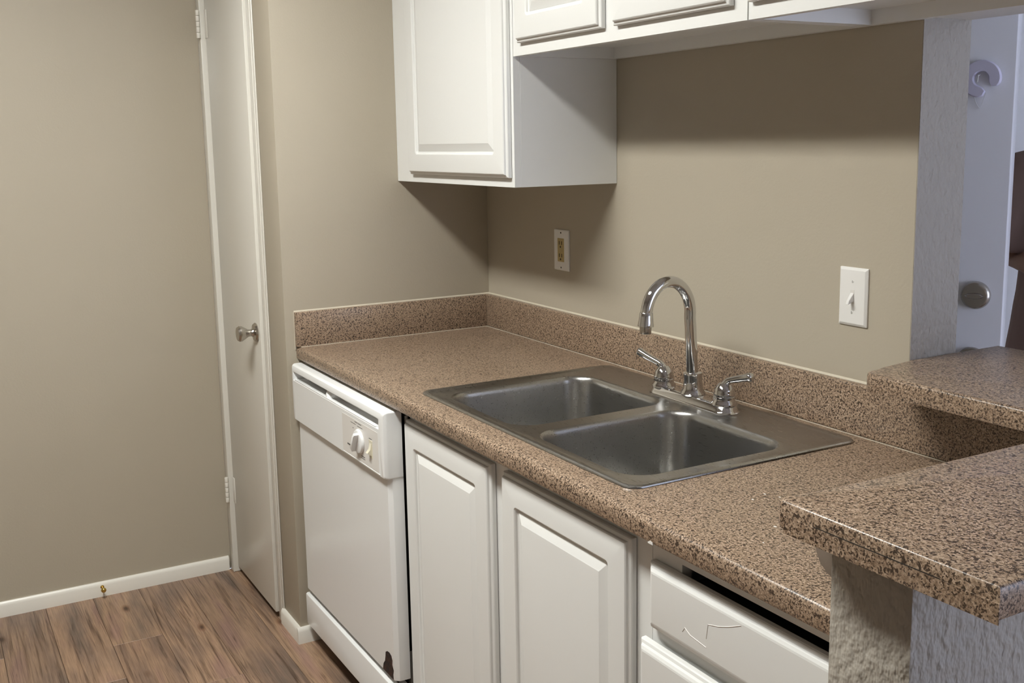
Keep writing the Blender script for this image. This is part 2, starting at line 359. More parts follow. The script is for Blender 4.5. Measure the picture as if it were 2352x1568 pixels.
wall_cabinet(1.5310, 2.36, ZC2, [(1.541, 1.905, 1.722), (1.945, 2.31, 1.722)], 'short white wall cabinet over the pass-through, cut off by the top of the picture', 0.045, 0.06)

YF = -0.600                    # face frame of the base cabinets
XE = 2.1305                    # counter ends at the pony wall
sc = thing('sink_cabinet', (1.19, -0.30, 0), 'white two-door base cabinet under the sink', 'cabinet')
b_ = MB()
b_.box(0.7085, 0.7245, YF + 0.019, -0.002, 0.0, 0.876).box(1.6435, 1.6595, YF + 0.019, -0.002, 0.0, 0.876).box(0.7245, 1.6435, -0.018, -0.002, 0.0, 0.876).box(0.7245, 1.6435, YF + 0.019, -0.018, 0.10, 0.116)
b_.build('body', 'cab', sc)
MB().box(0.7245, 1.6435, YF + 0.075, YF + 0.09, 0, 0.10).build('toe_kick', 'cab', sc)
b_ = MB().box(0.7085, 0.758, YF, YF + 0.0185, 0.10, 0.8765).box(1.115, 1.203, YF, YF + 0.0185, 0.10, 0.8765).box(1.592, 1.6595, YF, YF + 0.0185, 0.10, 0.8765)
b_.box(0.758, 1.115, YF, YF + 0.0185, 0.825, 0.8765).box(1.203, 1.592, YF, YF + 0.0185, 0.825, 0.8765).box(0.758, 1.115, YF, YF + 0.0185, 0.10, 0.13).box(1.203, 1.592, YF, YF + 0.0185, 0.10, 0.13)
b_.build('face_frame', 'cab', sc)
o = raised_door('cabinet_door', sc, 0.7095, 1.1345, 0.115, 0.848, YF - 0.0015); o['label'] = 'left raised-panel door beside dishwasher'
o = raised_door('cabinet_door', sc, 1.1840, 1.6180, 0.115, 0.848, YF - 0.0015); o['label'] = 'right raised-panel door beside drawers'
dc = thing('drawer_cabinet', (1.9, -0.30, 0), 'white drawer base cabinet beside the half wall', 'cabinet')
b_ = MB().box(1.6605, 1.676, YF + 0.019, -0.002, 0.0, 0.876).box(2.114, 2.1300, YF + 0.019, -0.002, 0, 0.876).box(1.676, 2.114, -0.018, -0.002, 0, 0.876).box(1.676, 2.114, YF + 0.019, -0.018, 0.10, 0.116)
b_.build('body', 'cab', dc)
MB().box(1.676, 2.114, YF + 0.075, YF + 0.09, 0, 0.10).build('toe_kick', 'cab', dc)
b_ = MB().box(1.6605, 1.735, YF, YF + 0.0185, 0.10, 0.8765).box(2.095, 2.1300, YF, YF + 0.0185, 0.10, 0.8765).box(1.735, 2.095, YF, YF + 0.0185, 0.842, 0.8765).box(1.735, 2.095, YF, YF + 0.0185, 0.668, 0.735).box(1.735, 2.095, YF, YF + 0.0185, 0.10, 0.13)
b_.build('face_frame', 'cab', dc)
dr = slab_front('drawer', dc, 1.668, 2.120, 0.716, 0.829, YF - 0.0015); dr['label'] = 'upper drawer front with pale scratches'
MB().box(1.74, 2.09, YF - 0.001, -0.10, 0.745, 0.812).build('drawer_box', 'dark', dr)  # box coloured near-black to paint the shade in the gap above the drawer
for pts in ([(1.762, 0.748), (1.768, 0.757), (1.781, 0.750), (1.818, 0.746)], [(1.818, 0.748 + 0.012), (1.822, 0.784), (1.845, 0.790), (1.868, 0.799), (1.893, 0.811)]):
    MB().tube([(x, YF - 0.0206, z) for x, z in pts], 0.0006, 4).build('scratch', 'scratch', dr)
d2 = slab_front('drawer', dc, 1.652, 2.120, 0.42, 0.693, YF - 0.008); d2['label'] = 'lower deep drawer front, pulled slightly out'
MB().box(1.74, 2.09, YF - 0.0075, -0.10, 0.45, 0.66).build('drawer_box', 'cab', d2)
slab_front('drawer', dc, 1.660, 2.120, 0.115, 0.40, YF - 0.0015)

# ------------------------------------------------------------------ countertop with splashes
ct = thing('countertop', (1.06, -0.32, 0.877), 'speckled brown laminate kitchen countertop with low backsplash', 'countertop')
HX0, HX1, HY0, HY1 = 0.772, 1.556, -0.566, -0.128
def nose(ys): return [(ys, 0.914), (-0.631, 0.914), (-0.6375, 0.9125), (-0.6420, 0.9085), (-0.6435, 0.903), (-0.6435, 0.882), (-0.6420, 0.8785), (-0.639, 0.877), (-0.615, 0.877), (-0.615, 0.892), (ys, 0.892)]
b_ = MB()
b_.prism([(0.0005, yy, zz) for yy, zz in nose(HY0)], (XE - 0.0005, 0, 0))
b_.box(0.0005, HX0, HY0, HY1, 0.892, 0.914).box(HX1, XE, HY0, HY1, 0.892, 0.914).box(0.0005, XE, HY1, -0.001, 0.892, 0.914)
top = b_.build('worktop', 'lam', ct, angle=40)
MB().box(0.0005, XE, -0.0205, -0.001, 0.914, 1.016).build('backsplash', 'lam', ct, bevel=0.004, seg=3)
MB().box(0.0005, 0.0200, -0.646, -0.0206, 0.914, 1.016).build('backsplash', 'lam', ct, bevel=0.0025, seg=2)
MB().prism([(0.0, 0, 1.0155), (0.0, -0.0035, 1.0155), (0.0, -0.0022, 1.0180), (0.0, 0, 1.0195)], (1.69, 0, 0)).build('caulk', 'caulk', ct)
MB().prism([(0, 0, 1.0155), (0.0035, 0, 1.0155), (0.0022, 0, 1.0180), (0, 0, 1.0195)], (0, -0.646, 0)).build('caulk', 'caulk', ct)
MB().tube([(0.0012, -0.6462, 0.905), (0.0012, -0.6462, 1.0165)], 0.0017, 6).build('caulk', 'caulk', ct)
MB().tube([(0.02, -0.021, 0.9142), (XE, -0.021, 0.9142)], 0.0011, 6).build('caulk', 'caulk', ct)
MB().tube([(0.0205, -0.02, 0.9142), (0.0205, -0.635, 0.9142)], 0.0011, 6).build('caulk', 'caulk', ct)
fk = [(1.71, -0.41, 0), (1.735, -0.40, 0), (1.72, -0.445, 0), (1.80, -0.452, 0), (1.84, -0.47, 0), (1.868, -0.478, 0), (1.885, -0.43, 0), (1.79, -0.34, 0), (1.803, -0.345, 0), (1.815, -0.325, 1), (1.87, -0.56, 0), (1.85, -0.485, 0), (1.83, -0.50, 0)]
for x, yy, blue in fk:
    s_ = 0.007 if blue else random.uniform(0.0018, 0.0034)
    pts = [(x + s_ * math.cos(q) * random.uniform(0.6, 1.2), yy + 0.6 * s_ * math.sin(q) * random.uniform(0.6, 1.3), 0.9139) for q in [k * math.pi / 3 for k in range(6)]]
    MB().prism(pts, (0, 0, 0.0005)).build('paint_fleck', 'bluefleck' if blue else 'fleck', ct)
MB().prism([(1.703, -0.6436, 0.8765), (1.717, -0.6436, 0.8765), (1.716, -0.6436, 0.8810), (1.711, -0.6436, 0.8825), (1.706, -0.6436, 0.8795)], (0, 0.002, 0)).build('chip', 'fleck', ct)

# ------------------------------------------------------------------ sink
sk = thing('sink', (1.157, -0.317, 0.74), 'stainless steel double-bowl drop-in sink set in the countertop', 'sink')
SX0, SX1, SY0, SY1 = 0.733, 1.581, -0.587, -0.047
BOWLS = [(0.790, 1.142, -0.553, -0.160), (1.186, 1.536, -0.553, -0.176)]
def rim_mesh():
    bm = bmesh.new(); zt = 0.9165
    def loop(pts): return [bm.verts.new(p) for p in pts]
    def R(o, z, r): return flat(rr(SX0 + o, SX1 - o, SY0 + o, SY1 - o, r, 8), z)
    Ls = [loop(R(0.001, 0.9141, 0.030)), loop(R(0.0, 0.9150, 0.030)), loop(R(0.0008, 0.9172, 0.030)), loop(R(0.0030, 0.9186, 0.029)), loop(R(0.007, 0.9189, 0.027)), loop(R(0.014, 0.9188, 0.022)), loop(R(0.0185, 0.9172, 0.019)), loop(R(0.0215, zt, 0.018))]
    for A, B in zip(Ls, Ls[1:]):
        for j in range(len(A)): bm.faces.new((A[j], A[(j + 1) % len(A)], B[(j + 1) % len(B)], B[j]))
    es = []
    def edges(L):
        for j in range(len(L)):
            a, c = L[j], L[(j + 1) % len(L)]
            es.append(bm.edges.get((a, c)) or bm.edges.new((a, c)))
    edges(Ls[-1])
    for x0, x1, y0, y1 in BOWLS: edges(loop(flat(rr(x0, x1, y0, y1, 0.062, 10), zt)))
    bmesh.ops.triangle_fill(bm, use_beauty=True, use_dissolve=False, edges=es, normal=(0, 0, 1))
    mb = MB(); idx = {v_: i for i, v_ in enumerate(bm.verts)}
    mb.v = [v_.co.copy() for v_ in bm.verts]; mb.f = [tuple(idx[v_] for v_ in f.verts) for f in bm.faces]
    bm.free(); return mb
rim_mesh().build('rim', 'steel', sk, angle=30)
for x0, x1, y0, y1 in BOWLS:
    def B(o, z, r): return flat(rr(x0 + o, x1 - o, y0 + o, y1 - o, r, 10), z)
    bs = MB().rings([B(0, 0.9165, 0.062), B(0.0015, 0.9158, 0.062), B(0.0040, 0.9130, 0.061), B(0.0062, 0.908, 0.060), B(0.0075, 0.900, 0.060), B(0.017, 0.790, 0.058), B(0.020, 0.772, 0.056), B(0.028, 0.757, 0.052), B(0.042, 0.748, 0.045), B(0.060, 0.7455, 0.035), B(0.12, 0.743, 0.02)], False, True)
    bo = bs.build('basin', 'steel', sk, angle=60)
    cx, cy = (x0 + x1) / 2, (y0 + y1) / 2
    MB().lathe((cx, cy, 0.7432), (0, 0, 1), [(0, 0), (0.055, 0), (0.057, 0.0015), (0.050, 0.0028), (0.042, 0.0012), (0.0, 0.0012)], 28).build('drain', 'chrome', bo)

# ------------------------------------------------------------------ faucet
FX, FY = 1.166, -0.118
fa = thing('faucet', (FX, FY, 0.9165), 'chrome two-handle gooseneck faucet behind the sink bowls', 'faucet')
def FB(o, z): return flat(rr(FX - 0.138 + o, FX + 0.138 - o, FY - 0.031 + o, FY + 0.031 - o, 0.0305 - o, 8), z)
MB().rings([FB(0, 0.9166), FB(0, 0.9186), FB(0.002, 0.9200), FB(0.004, 0.9235), FB(0.009, 0.933), FB(0.012, 0.9355), FB(0.017, 0.9365)]).build('base_plate', 'chrome', fa, angle=30)
MB().lathe((FX, FY, 0.935), (0, 0, 1), [(0, 0), (0.027, 0), (0.028, 0.003), (0.0255, 0.007), (0.0225, 0.013), (0.0208, 0.024), (0.0200, 0.036), (0.0212, 0.045), (0.0205, 0.049), (0.0165, 0.051), (0, 0.051)], 28).build('spout_collar', 'chrome', fa, angle=45)
pts = [(FX, FY - 0.002, 0.975), (FX, FY - 0.005, 1.03), (FX, FY - 0.008, 1.085)]
cy, cz, ry, rz = FY - 0.069, 1.118, 0.0595, 0.073
for k in range(0, 22):
    q = math.radians(-8 + k * (176 + 12) / 21); pts.append((FX, cy + ry * math.cos(q), cz + rz * math.sin(q)))
MB().tube(pts, 0.0128, 20).build('spout', 'chrome', fa, angle=60)
e = Vector(pts[-1]); dn = (Vector(pts[-1]) - Vector(pts[-2])).normalized()
MB().lathe(e - dn * 0.012, dn, [(0, 0), (0.0132, 0), (0.0142, 0.001), (0.0150, 0.010), (0.0172, 0.027), (0.0172, 0.030), (0.0130, 0.031), (0, 0.031)], 24).build('spout_tip', 'chrome', fa, angle=40)
MB().lathe(e + dn * 0.019, dn, [(0, 0), (0.0127, 0), (0.0127, 0.013), (0.0118, 0.015), (0, 0.015)], 24).build('aerator', 'nickel', fa, angle=40)
for sx in (-1, 1):
    hx = FX + sx * 0.1045
    hb = MB().lathe((hx, FY, 0.934), (0, 0, 1), [(0, 0), (0.028, 0), (0.0275, 0.004), (0.0235, 0.008), (0.0225, 0.013), (0.0245, 0.014), (0.0245, 0.0175), (0.0225, 0.0185), (0.0232, 0.021), (0.0232, 0.0245), (0.0222, 0.026), (0.0222, 0.030), (0.0195, 0.036), (0.0150, 0.042), (0.0115, 0.046), (0.0, 0.047)], 24).build('handle', 'chrome', fa, angle=40)
    if sx < 0: path = [(0, 0, 0.966), (-0.003, -0.001, 0.976), (-0.010, -0.005, 0.985), (-0.020, -0.010, 0.990), (-0.040, -0.018, 0.998), (-0.061, -0.025, 1.007)]
    else: path = [(0, 0, 0.966), (0.002, 0.001, 0.976), (0.009, 0.003, 0.985), (0.020, 0.006, 0.9895), (0.042, 0.012, 0.996), (0.064, 0.016, 1.002)]
    P = [Vector((hx + a, FY + b2, c2)) for a, b2, c2 in path]
    # smooth the path
    Q = []
    for i in range(len(P) - 1):
        p0, p1, p2, p3 = P[max(i - 1, 0)], P[i], P[i + 1], P[min(i + 2, len(P) - 1)]
        for t in (0, 0.25, 0.5, 0.75):
            Q.append(0.5 * ((2 * p1) + (p2 - p0) * t + (2 * p0 - 5 * p1 + 4 * p2 - p3) * t * t + (3 * p1 - p0 - 3 * p2 + p3) * t ** 3))
    Q.append(P[-1]); nq = len(Q)
    rad = []
    for i in range(nq):
        u = i / (nq - 1)
        rad.append(0.0125 - 0.005 * min(u / 0.45, 1) + (0.0022 * max(0, (u - 0.62) / 0.38)))
    Q.append(Q[-1] + (Q[-1] - Q[-2]).normalized() * 0.003); rad.append(rad[-1] * 0.75)
    Q.append(Q[-1] + (Q[-1] - Q[-2]).normalized() * 0.0015); rad.append(rad[-1] * 0.4)
    MB().tube(Q, rad, 16).build('lever', 'chrome', hb, angle=60)

# ------------------------------------------------------------------ dishwasher
dw = thing('dishwasher', (0.355, -0.35, 0), 'white built-in dishwasher under the left end of the counter', 'dishwasher')
DX0, DX1 = 0.0125, 0.6995
MB().box(DX0 + 0.012, DX1 - 0.030, -0.615, -0.06, 0.02, 0.855).build('tub', 'dark', dw)  # tub coloured near-black, painting the shade of the cavity around it
yf = -0.655
def D(o, y_, r=0.002, z0=0.183, z1=0.715): return front(rr(DX0 + 0.010 + o, DX1 - 0.003 - o, z0, z1, r), y_)
dp = MB().rings([D(0, -0.617), D(0, yf + 0.014), D(0.001, yf + 0.010), D(0.008, yf + 0.002), D(0.010, yf)]).build('door_panel', 'enamel', dw, angle=14)
# rusted hole at the lower right corner of the door
hp = [(0.612, 0.1835), (0.617, 0.200), (0.628, 0.212), (0.632, 0.226), (0.634, 0.238), (0.644, 0.244), (0.658, 0.246), (0.670, 0.242), (0.676, 0.232), (0.674, 0.220), (0.682, 0.208), (0.678, 0.195), (0.680, 0.1835)]
MB().prism([(x, yf - 0.0006, z) for x, z in hp], (0, 0.003, 0)).build('rust_hole', 'rust', dp)
def K(o, y_, z0, z1): return front(rr(DX0 + 0.010 + o, DX1 - 0.018 - o, z0 + o, z1 - o, 0.002), y_)
MB().rings([K(0, -0.62, 0.068, 0.166), K(0, -0.655, 0.068, 0.166), K(0.002, -0.659, 0.068, 0.166), K(0.0045, -0.660, 0.068, 0.166)]).build('kick_panel', 'enamel', dw, angle=30)
MB().box(DX0 + 0.02, DX1 - 0.03, -0.640, -0.636, 0.164, 0.186).build('door_gap_shade', 'dark', dw)  # near-black strip painting the shade between door and kick panel
MB().box(DX0 + 0.03, DX1 - 0.03, -0.545, -0.54, 0.0, 0.07).build('toe_recess_shade', 'dark', dw)  # near-black strip painting the shade under the kick panel
MB().box(DX1 - 0.0285, DX1 - 0.0125, -0.612, -0.58, 0.0, 0.25).build('side_bracket', 'galv', dw)
MB().tube([(DX1 - 0.0145, -0.600, 0.25), (DX1 - 0.0145, -0.600, 0.85)], 0.0045, 8).build('door_seal', 'trim', dw)
# control panel with the handle pocket
PZ0, PZ1, PYF = 0.703, 0.868, -0.6665
HZ0, HZ1, HA, HB = 0.823, 0.847, DX0 + 0.020, DX1 - 0.030
def C(o, y_, r=0.004): return front(rr(DX0 + o, DX1 - o, PZ0 + o * 0.4, PZ1 - o, r), y_)
def Q2(o, y_, r=0.002): return front(rr(HA + o, HB - o, HZ0 + o, HZ1 - o, r), y_)
cp = MB().rings([C(0, -0.6185), C(0, PYF + 0.012, 0.004), C(0.0012, PYF + 0.006, 0.005), C(0.0040, PYF + 0.0018, 0.007), C(0.0085, PYF, 0.010), Q2(-0.0015, PYF), Q2(0, PYF + 0.002), Q2(0.0015, PYF + 0.030)]).build('control_panel', 'plastic', dw, angle=30)
MB().box(HA + 0.006, HB - 0.02, PYF + 0.0005, PYF + 0.012, HZ0 - 0.0005, HZ0 + 0.003).build('pocket_lip', 'plastic', cp, bevel=0.001)
MB().box(0.085, 0.295, PYF + 0.026, PYF + 0.0295, 0.8290, 0.8375).build('vent_slot', 'slot', cp)
MB().box(0.32, 0.43, PYF + 0.026, PYF + 0.0295, 0.8315, 0.8375).build('vent_slot', 'slot', cp)
MB().add([(0.292, PYF + 0.029, 0.824), (0.335, PYF + 0.029, 0.824), (0.292, PYF + 0.029, 0.846), (0.335, PYF + 0.029, 0.846), (0.298, PYF + 0.001, 0.824), (0.313, PYF + 0.001, 0.824), (0.298, PYF + 0.006, 0.842)],
         [(0, 1, 3, 2), (0, 4, 5, 1), (4, 6, 5), (0, 2, 6, 4), (5, 6, 3, 1), (2, 3, 6)]).build('latch', 'plastic', cp)
MB().box(0.425, 0.665, PYF - 0.0004, PYF + 0.001, 0.712, 0.812).build('fascia_sticker', 'panelprint', cp)
MB().box(0.425, 0.672, PYF - 0.0008, PYF + 0.001, 0.7085, 0.7105).build('fascia_line', 'plastic', cp)
dx, dz = 0.545, 0.763
dial = MB().lathe((dx, PYF - 0.0003, dz), (0, -1, 0), [(0, 0), (0.030, 0), (0.031, 0.002), (0.029, 0.007), (0.024, 0.0085), (0, 0.0085)], 32).build('dial', 'plastic', cp, angle=40)
g_ = MB(); a_ = math.radians(62)
ux, uz = math.cos(a_), math.sin(a_)
g0 = [(-0.0255, -0.006), (0.0255, -0.004), (0.0255, 0.004), (-0.0255, 0.006)]
g1 = [(-0.020, -0.004), (0.020, -0.003), (0.020, 0.003), (-0.020, 0.004)]
def gp(p, y_): return (dx + p[0] * ux - p[1] * uz, y_, dz + p[0] * uz + p[1] * ux)
g_.rings([[gp(p, PYF - 0.0085) for p in g0], [gp(p, PYF - 0.020) for p in g0], [gp(p, PYF - 0.0225) for p in g1]]).build('grip', 'plastic', dial, angle=30)
sm = MB().box(0.607, 0.629, PYF - 0.001, PYF + 0.002, 0.738, 0.783).build('rocker_switch', 'cream', cp, bevel=0.0006, seg=1)
MB().prism([(0.611, PYF - 0.001, 0.775), (0.611, PYF - 0.004, 0.760), (0.611, PYF - 0.012, 0.752), (0.611, PYF - 0.001, 0.744)], (0.012, 0, 0)).build('toggle', 'cream', sm)
def bars(lst):
    for x0, x1, z0, h_ in lst: MB().box(x0, x1, PYF - 0.0007, PYF + 0.0006, z0, z0 + h_).build('print_mark', 'ink', cp)
bars([(0.487, 0.522, 0.8000, 0.0014), (0.515, 0.535, 0.8060, 0.0018), (0.538, 0.560, 0.8060, 0.0018), (0.531, 0.566, 0.7985, 0.0014), (0.500, 0.505, 0.787, 0.002),
      (0.458, 0.487, 0.7355, 0.0038), (0.553, 0.577, 0.7270, 0.0020), (0.553, 0.578, 0.7222, 0.0014), (0.608, 0.626, 0.7855, 0.0016)])

# ------------------------------------------------------------------ bar top
bt = thing('breakfast_bar', (2.2, -0.2, 1.0455), 'raised L-shaped speckled laminate bar top resting on the half wall', 'bar')
ZB0, ZB1 = 1.0460, 1.0815
def arc(cx, cy, r, a0, a1, n_=5): return [(cx + r * math.cos(math.radians(a0 + (a1 - a0) * k / n_)), cy + r * math.sin(math.radians(a0 + (a1 - a0) * k / n_))) for k in range(n_ + 1)]
out = [(1.649, 0.25), (1.649, 0.0), (1.664, -0.095), (1.671, -0.115)] + arc(1.700, -0.124, 0.030, 200, 270) + [(2.101, -0.154), (2.099, -0.600), (2.094, -0.700)]
out += arc(2.100, -0.738, 0.010, 180, 270, 4) + [(2.384, -0.748), (2.384, 0.25)]
pl = MB(); n_ = len(out)
def off(pts, d):
    res = []
    for i in range(len(pts)):
        a, p, c_ = Vector(pts[i - 1]), Vector(pts[i]), Vector(pts[(i + 1) % len(pts)])
        d1_, d2_ = (p - a).normalized(), (c_ - p).normalized()
        n1, n2 = Vector((-d1_.y, d1_.x)), Vector((-d2_.y, d2_.x))
        q = (n1 + n2); q = q / max(q.length_squared / 2, 0.3); res.append(tuple(p + q * d))
    return res
pl.rings([flat(off(out, 0.004), ZB0), flat(off(out, 0.001), ZB0 + 0.001), flat(out, ZB0 + 0.004), flat(out, ZB1 - 0.006), flat(off(out, 0.0012), ZB1 - 0.0028), flat(off(out, 0.0035), ZB1 - 0.0008), flat(off(out, 0.007), ZB1)])
pl.build('slab', 'lam', bt, angle=40)
MB().box(2.104, 2.3845, -0.7492, -0.7480, ZB0 - 0.003, ZB0 + 0.018).build('end_strip', 'lam', bt)
MB().box(2.150, 2.318, -0.7489, -0.7480, ZB0 + 0.0182, ZB0 + 0.0190).build('seam', 'slot', bt)
br = [(2.1305, 1.0455), (2.086, 1.0455), (2.0865, 1.015), (2.089, 1.000), (2.096, 0.988), (2.108, 0.979), (2.1305, 0.972)]
tag(MB().prism([(x, -0.680, z) for x, z in br], (0, 0.030, 0)).build('bar_bracket', 'bracket', bevel=0.001), 'small curved brown bracket under the near bar end', 'bracket')

# ------------------------------------------------------------------ wall plates
ol = thing('power_outlet', (0.444, -0.003, 1.132), 'white-plated power outlet with ivory sockets on the wall left of the faucet', 'outlet')
def O(o, y_, r=0.001): return front(rr(0.406 + o, 0.482 - o, 1.132 + o, 1.247 - o, r), y_)
MB().rings([O(0, -0.0002), O(0, -0.003), O(0.002, -0.0052), O(0.004, -0.0056)]).build('plate', 'plate', ol, angle=25)
iv = MB().rings([front(rr(0.427 + o, 0.460 - o, 1.157 + o, 1.223 - o, 0.001), y_) for o, y_ in ((0, -0.005), (0, -0.0062), (0.0015, -0.0072))]).build('receptacle', 'ivory', ol)
for zc in (1.205, 1.170):
    for xx in (0.4365, 0.4490): MB().box(xx, xx + 0.0028, -0.0076, -0.0071, zc, zc + 0.010).build('slot', 'slot', iv)
    MB().lathe((0.4440, -0.0071, zc - 0.006), (0, -1, 0), [(0, 0), (0.003, 0), (0.003, 0.0005), (0, 0.0005)], 10).build('slot', 'slot', iv)
for k in range(2): MB().box(0.437, 0.451, -0.0078, -0.007, 1.1865 + k * 0.006, 1.1900 + k * 0.006).build('test_button', 'ivory', iv)
for zc in (1.2385, 1.1405): MB().lathe((0.444, -0.0055, zc), (0, -1, 0), [(0, 0), (0.0026, 0), (0.0022, 0.0008), (0, 0.0009)], 10).build('screw', 'slot', ol)
ls = thing('light_switch', (1.511, -0.003, 1.126), 'white toggle light switch plate on the wall near the pass-through', 'light switch')
def Sw(o, y_, r=0.0015): return front(rr(1.4755 + o, 1.5465 - o, 1.126 + o, 1.2405 - o, r), y_)
MB().rings([Sw(0, -0.0002), Sw(0, -0.0030), Sw(0.0018, -0.0046), Sw(0.0050, -0.0066), Sw(0.007, -0.0068)]).build('plate', 'plate', ls, angle=18)
MB().box(1.5062, 1.5162, -0.0072, -0.0066, 1.170, 1.197).build('toggle_slot', 'panelprint', ls)
MB().rings([[(1.5070, -0.0066, 1.1745), (1.5154, -0.0066, 1.1745), (1.5154, -0.0066, 1.1920), (1.5070, -0.0066, 1.1920)], [(1.5080, -0.0210, 1.1690), (1.5144, -0.0210, 1.1690), (1.5144, -0.0190, 1.1760), (1.5080, -0.0190, 1.1760)]]).build('toggle', 'plate', ls, bevel=0.0006, seg=1)
for zc in (1.2135, 1.1530): 
    s_ = MB().lathe((1.5112, -0.0066, zc), (0, -1, 0), [(0, 0), (0.0030, 0), (0.0026, 0.0009), (0, 0.001)], 12).build('screw', 'plate', ls)
    MB().box(1.5107, 1.5117, -0.0078, -0.0074, zc - 0.0024, zc + 0.0024).build('screw_slot', 'ink', s_)

# ------------------------------------------------------------------ door stop on the baseboard
ds = thing('door_stop', (XL + 0.02, -1.142, 0.0), 'small brass door stop screwed into the baseboard', 'door stop')
MB().lathe((XL + 0.0105, -1.142, 0.034), (1, 0, 0), [(0, 0), (0.0062, 0), (0.0062, 0.002), (0.0030, 0.003), (0.0028, 0.020), (0.0028, 0.028), (0, 0.028)], 14).build('stem', 'brass', ds)
MB().lathe((XL + 0.036, -1.142, 0.034), (1, 0, 0), [(0, 0), (0.0045, 0.0005), (0.0078, 0.003), (0.0088, 0.0065), (0.0078, 0.010), (0.0045, 0.0125), (0, 0.013)], 16).build('knob', 'brass', ds, angle=60)

# ------------------------------------------------------------------ entry door, standing open
LEAF, LANG = (1.4405, 0.55, 0), math.radians(25)
d2 = MB().box(0.585, 1.4405, 0.550, 0.594, 0.008, 2.04).rot(LEAF, LANG).build('door_2', 'entry', bevel=0.002)
struct(d2, 'open pale entry door beyond the pass-through with a round deadbolt', 'door')
dbz = 1.1265; dbx = 1.3830
db = MB().lathe((dbx, 0.550, dbz), (0, -1, 0), [(0, 0), (0.0315, 0), (0.0325, 0.002), (0.0318, 0.008), (0.0285, 0.0125), (0.022, 0.0145), (0, 0.015)], 32).rot(LEAF, LANG).build('deadbolt', 'nickel', d2, angle=40); db['label'] = 'round nickel deadbolt with a thumb turn'
MB().rings([[(dbx + x * k, 0.5355 - dy, dbz + z * k) for x, z in [(-0.022, 0), (-0.015, 0.005), (0, 0.007), (0.015, 0.005), (0.022, 0), (0.015, -0.005), (0, -0.007), (-0.015, -0.005)]] for dy, k in ((0, 1), (0.008, 0.95), (0.010, 0.8))]).rot(LEAF, LANG).build('thumb_turn', 'nickel', db, angle=40)
MB().lathe((dbx - 0.002, 0.550, 0.972), (0, -1, 0), [(0, 0), (0.032, 0), (0.033, 0.002), (0.031, 0.008), (0.016, 0.012), (0.0115, 0.018), (0.013, 0.028), (0.021, 0.038), (0.0255, 0.048), (0.0255, 0.056), (0.021, 0.061), (0, 0.063)], 28).rot(LEAF, LANG).build('door_knob', 'nickel', d2)
# foam pinch guard hung on the door
def cring():
    """C-shaped band with round ends, as a strip of rings"""
    cx, cz = 1.373, 1.613; rm, hw = 0.0285, 0.0125; rings_ = []
    n2 = 30
    for k in range(n2 + 1):
        u = k / n2; q = math.radians(-36 + u * 322)
        e_ = min(u, 1 - u) * n2; w_ = hw * (1 if e_ >= 3 else math.sin(math.acos(1 - e_ / 3)) * 0.98 + 0.02)
        c_, s_ = math.cos(q), math.sin(q)
        rings_.append([(cx + (rm + a * w_) * c_, yy, cz + (rm + a * w_) * s_) for a, yy in ((-1, 0.548), (1, 0.548), (1, 0.536), (0.85, 0.533), (-0.85, 0.533), (-1, 0.536))])
    return MB().rings(rings_)
gd = thing('door_guard', (1.365, 0.50, 1.57), 'white foam C-shaped pinch guard hung on the entry door', 'door guard')
cring().rot(LEAF, LANG).build('foam_ring', 'foam', gd, angle=50)
MB().tube([(1.358, 0.540, 1.578), (1.363, 0.545, 1.560), (1.371, 0.547, 1.548), (1.377, 0.545, 1.562), (1.384, 0.538, 1.582)], 0.0008, 5).rot(LEAF, LANG).build('string', 'string', gd)
MB().tube([(1.368, 0.549, 1.622), (1.368, 0.530, 1.620), (1.368, 0.526, 1.606)], 0.0016, 6).rot(LEAF, LANG).build('hook', 'string', gd)

# ------------------------------------------------------------------ ceiling lamp
LX, LY, LL, LW = 1.05, -1.47, 0.61, 0.15
cl = thing('ceiling_light', (LX, LY, CEIL - 0.104), 'long white fluorescent ceiling fixture with a flat lens', 'lamp')
MB().box(LX - LL, LX + LL, LY - LW + 0.02, LY + LW - 0.02, CEIL - 0.03, CEIL - 0.001).build('housing', 'plate', cl)
for sx in (-1, 1):
    a = LX + sx * LL
    MB().box(min(a, a + sx * 0.012), max(a, a + sx * 0.012), LY - LW - 0.004, LY + LW + 0.004, CEIL - 0.104, CEIL - 0.001).build('end_cap', 'plate', cl, bevel=0.003)
for sy in (-1, 1):
    a = LY + sy * LW
    MB().box(LX - LL, LX + LL, min(a, a + sy * 0.008), max(a, a + sy * 0.008), CEIL - 0.100, CEIL - 0.001).build('side_rail', 'plate', cl, bevel=0.002)
MB().box(LX - LL + 0.0005, LX + LL - 0.0005, LY - LW + 0.0005, LY + LW - 0.0005, CEIL - 0.038, CEIL - 0.031).build('lens', 'lamp', cl)

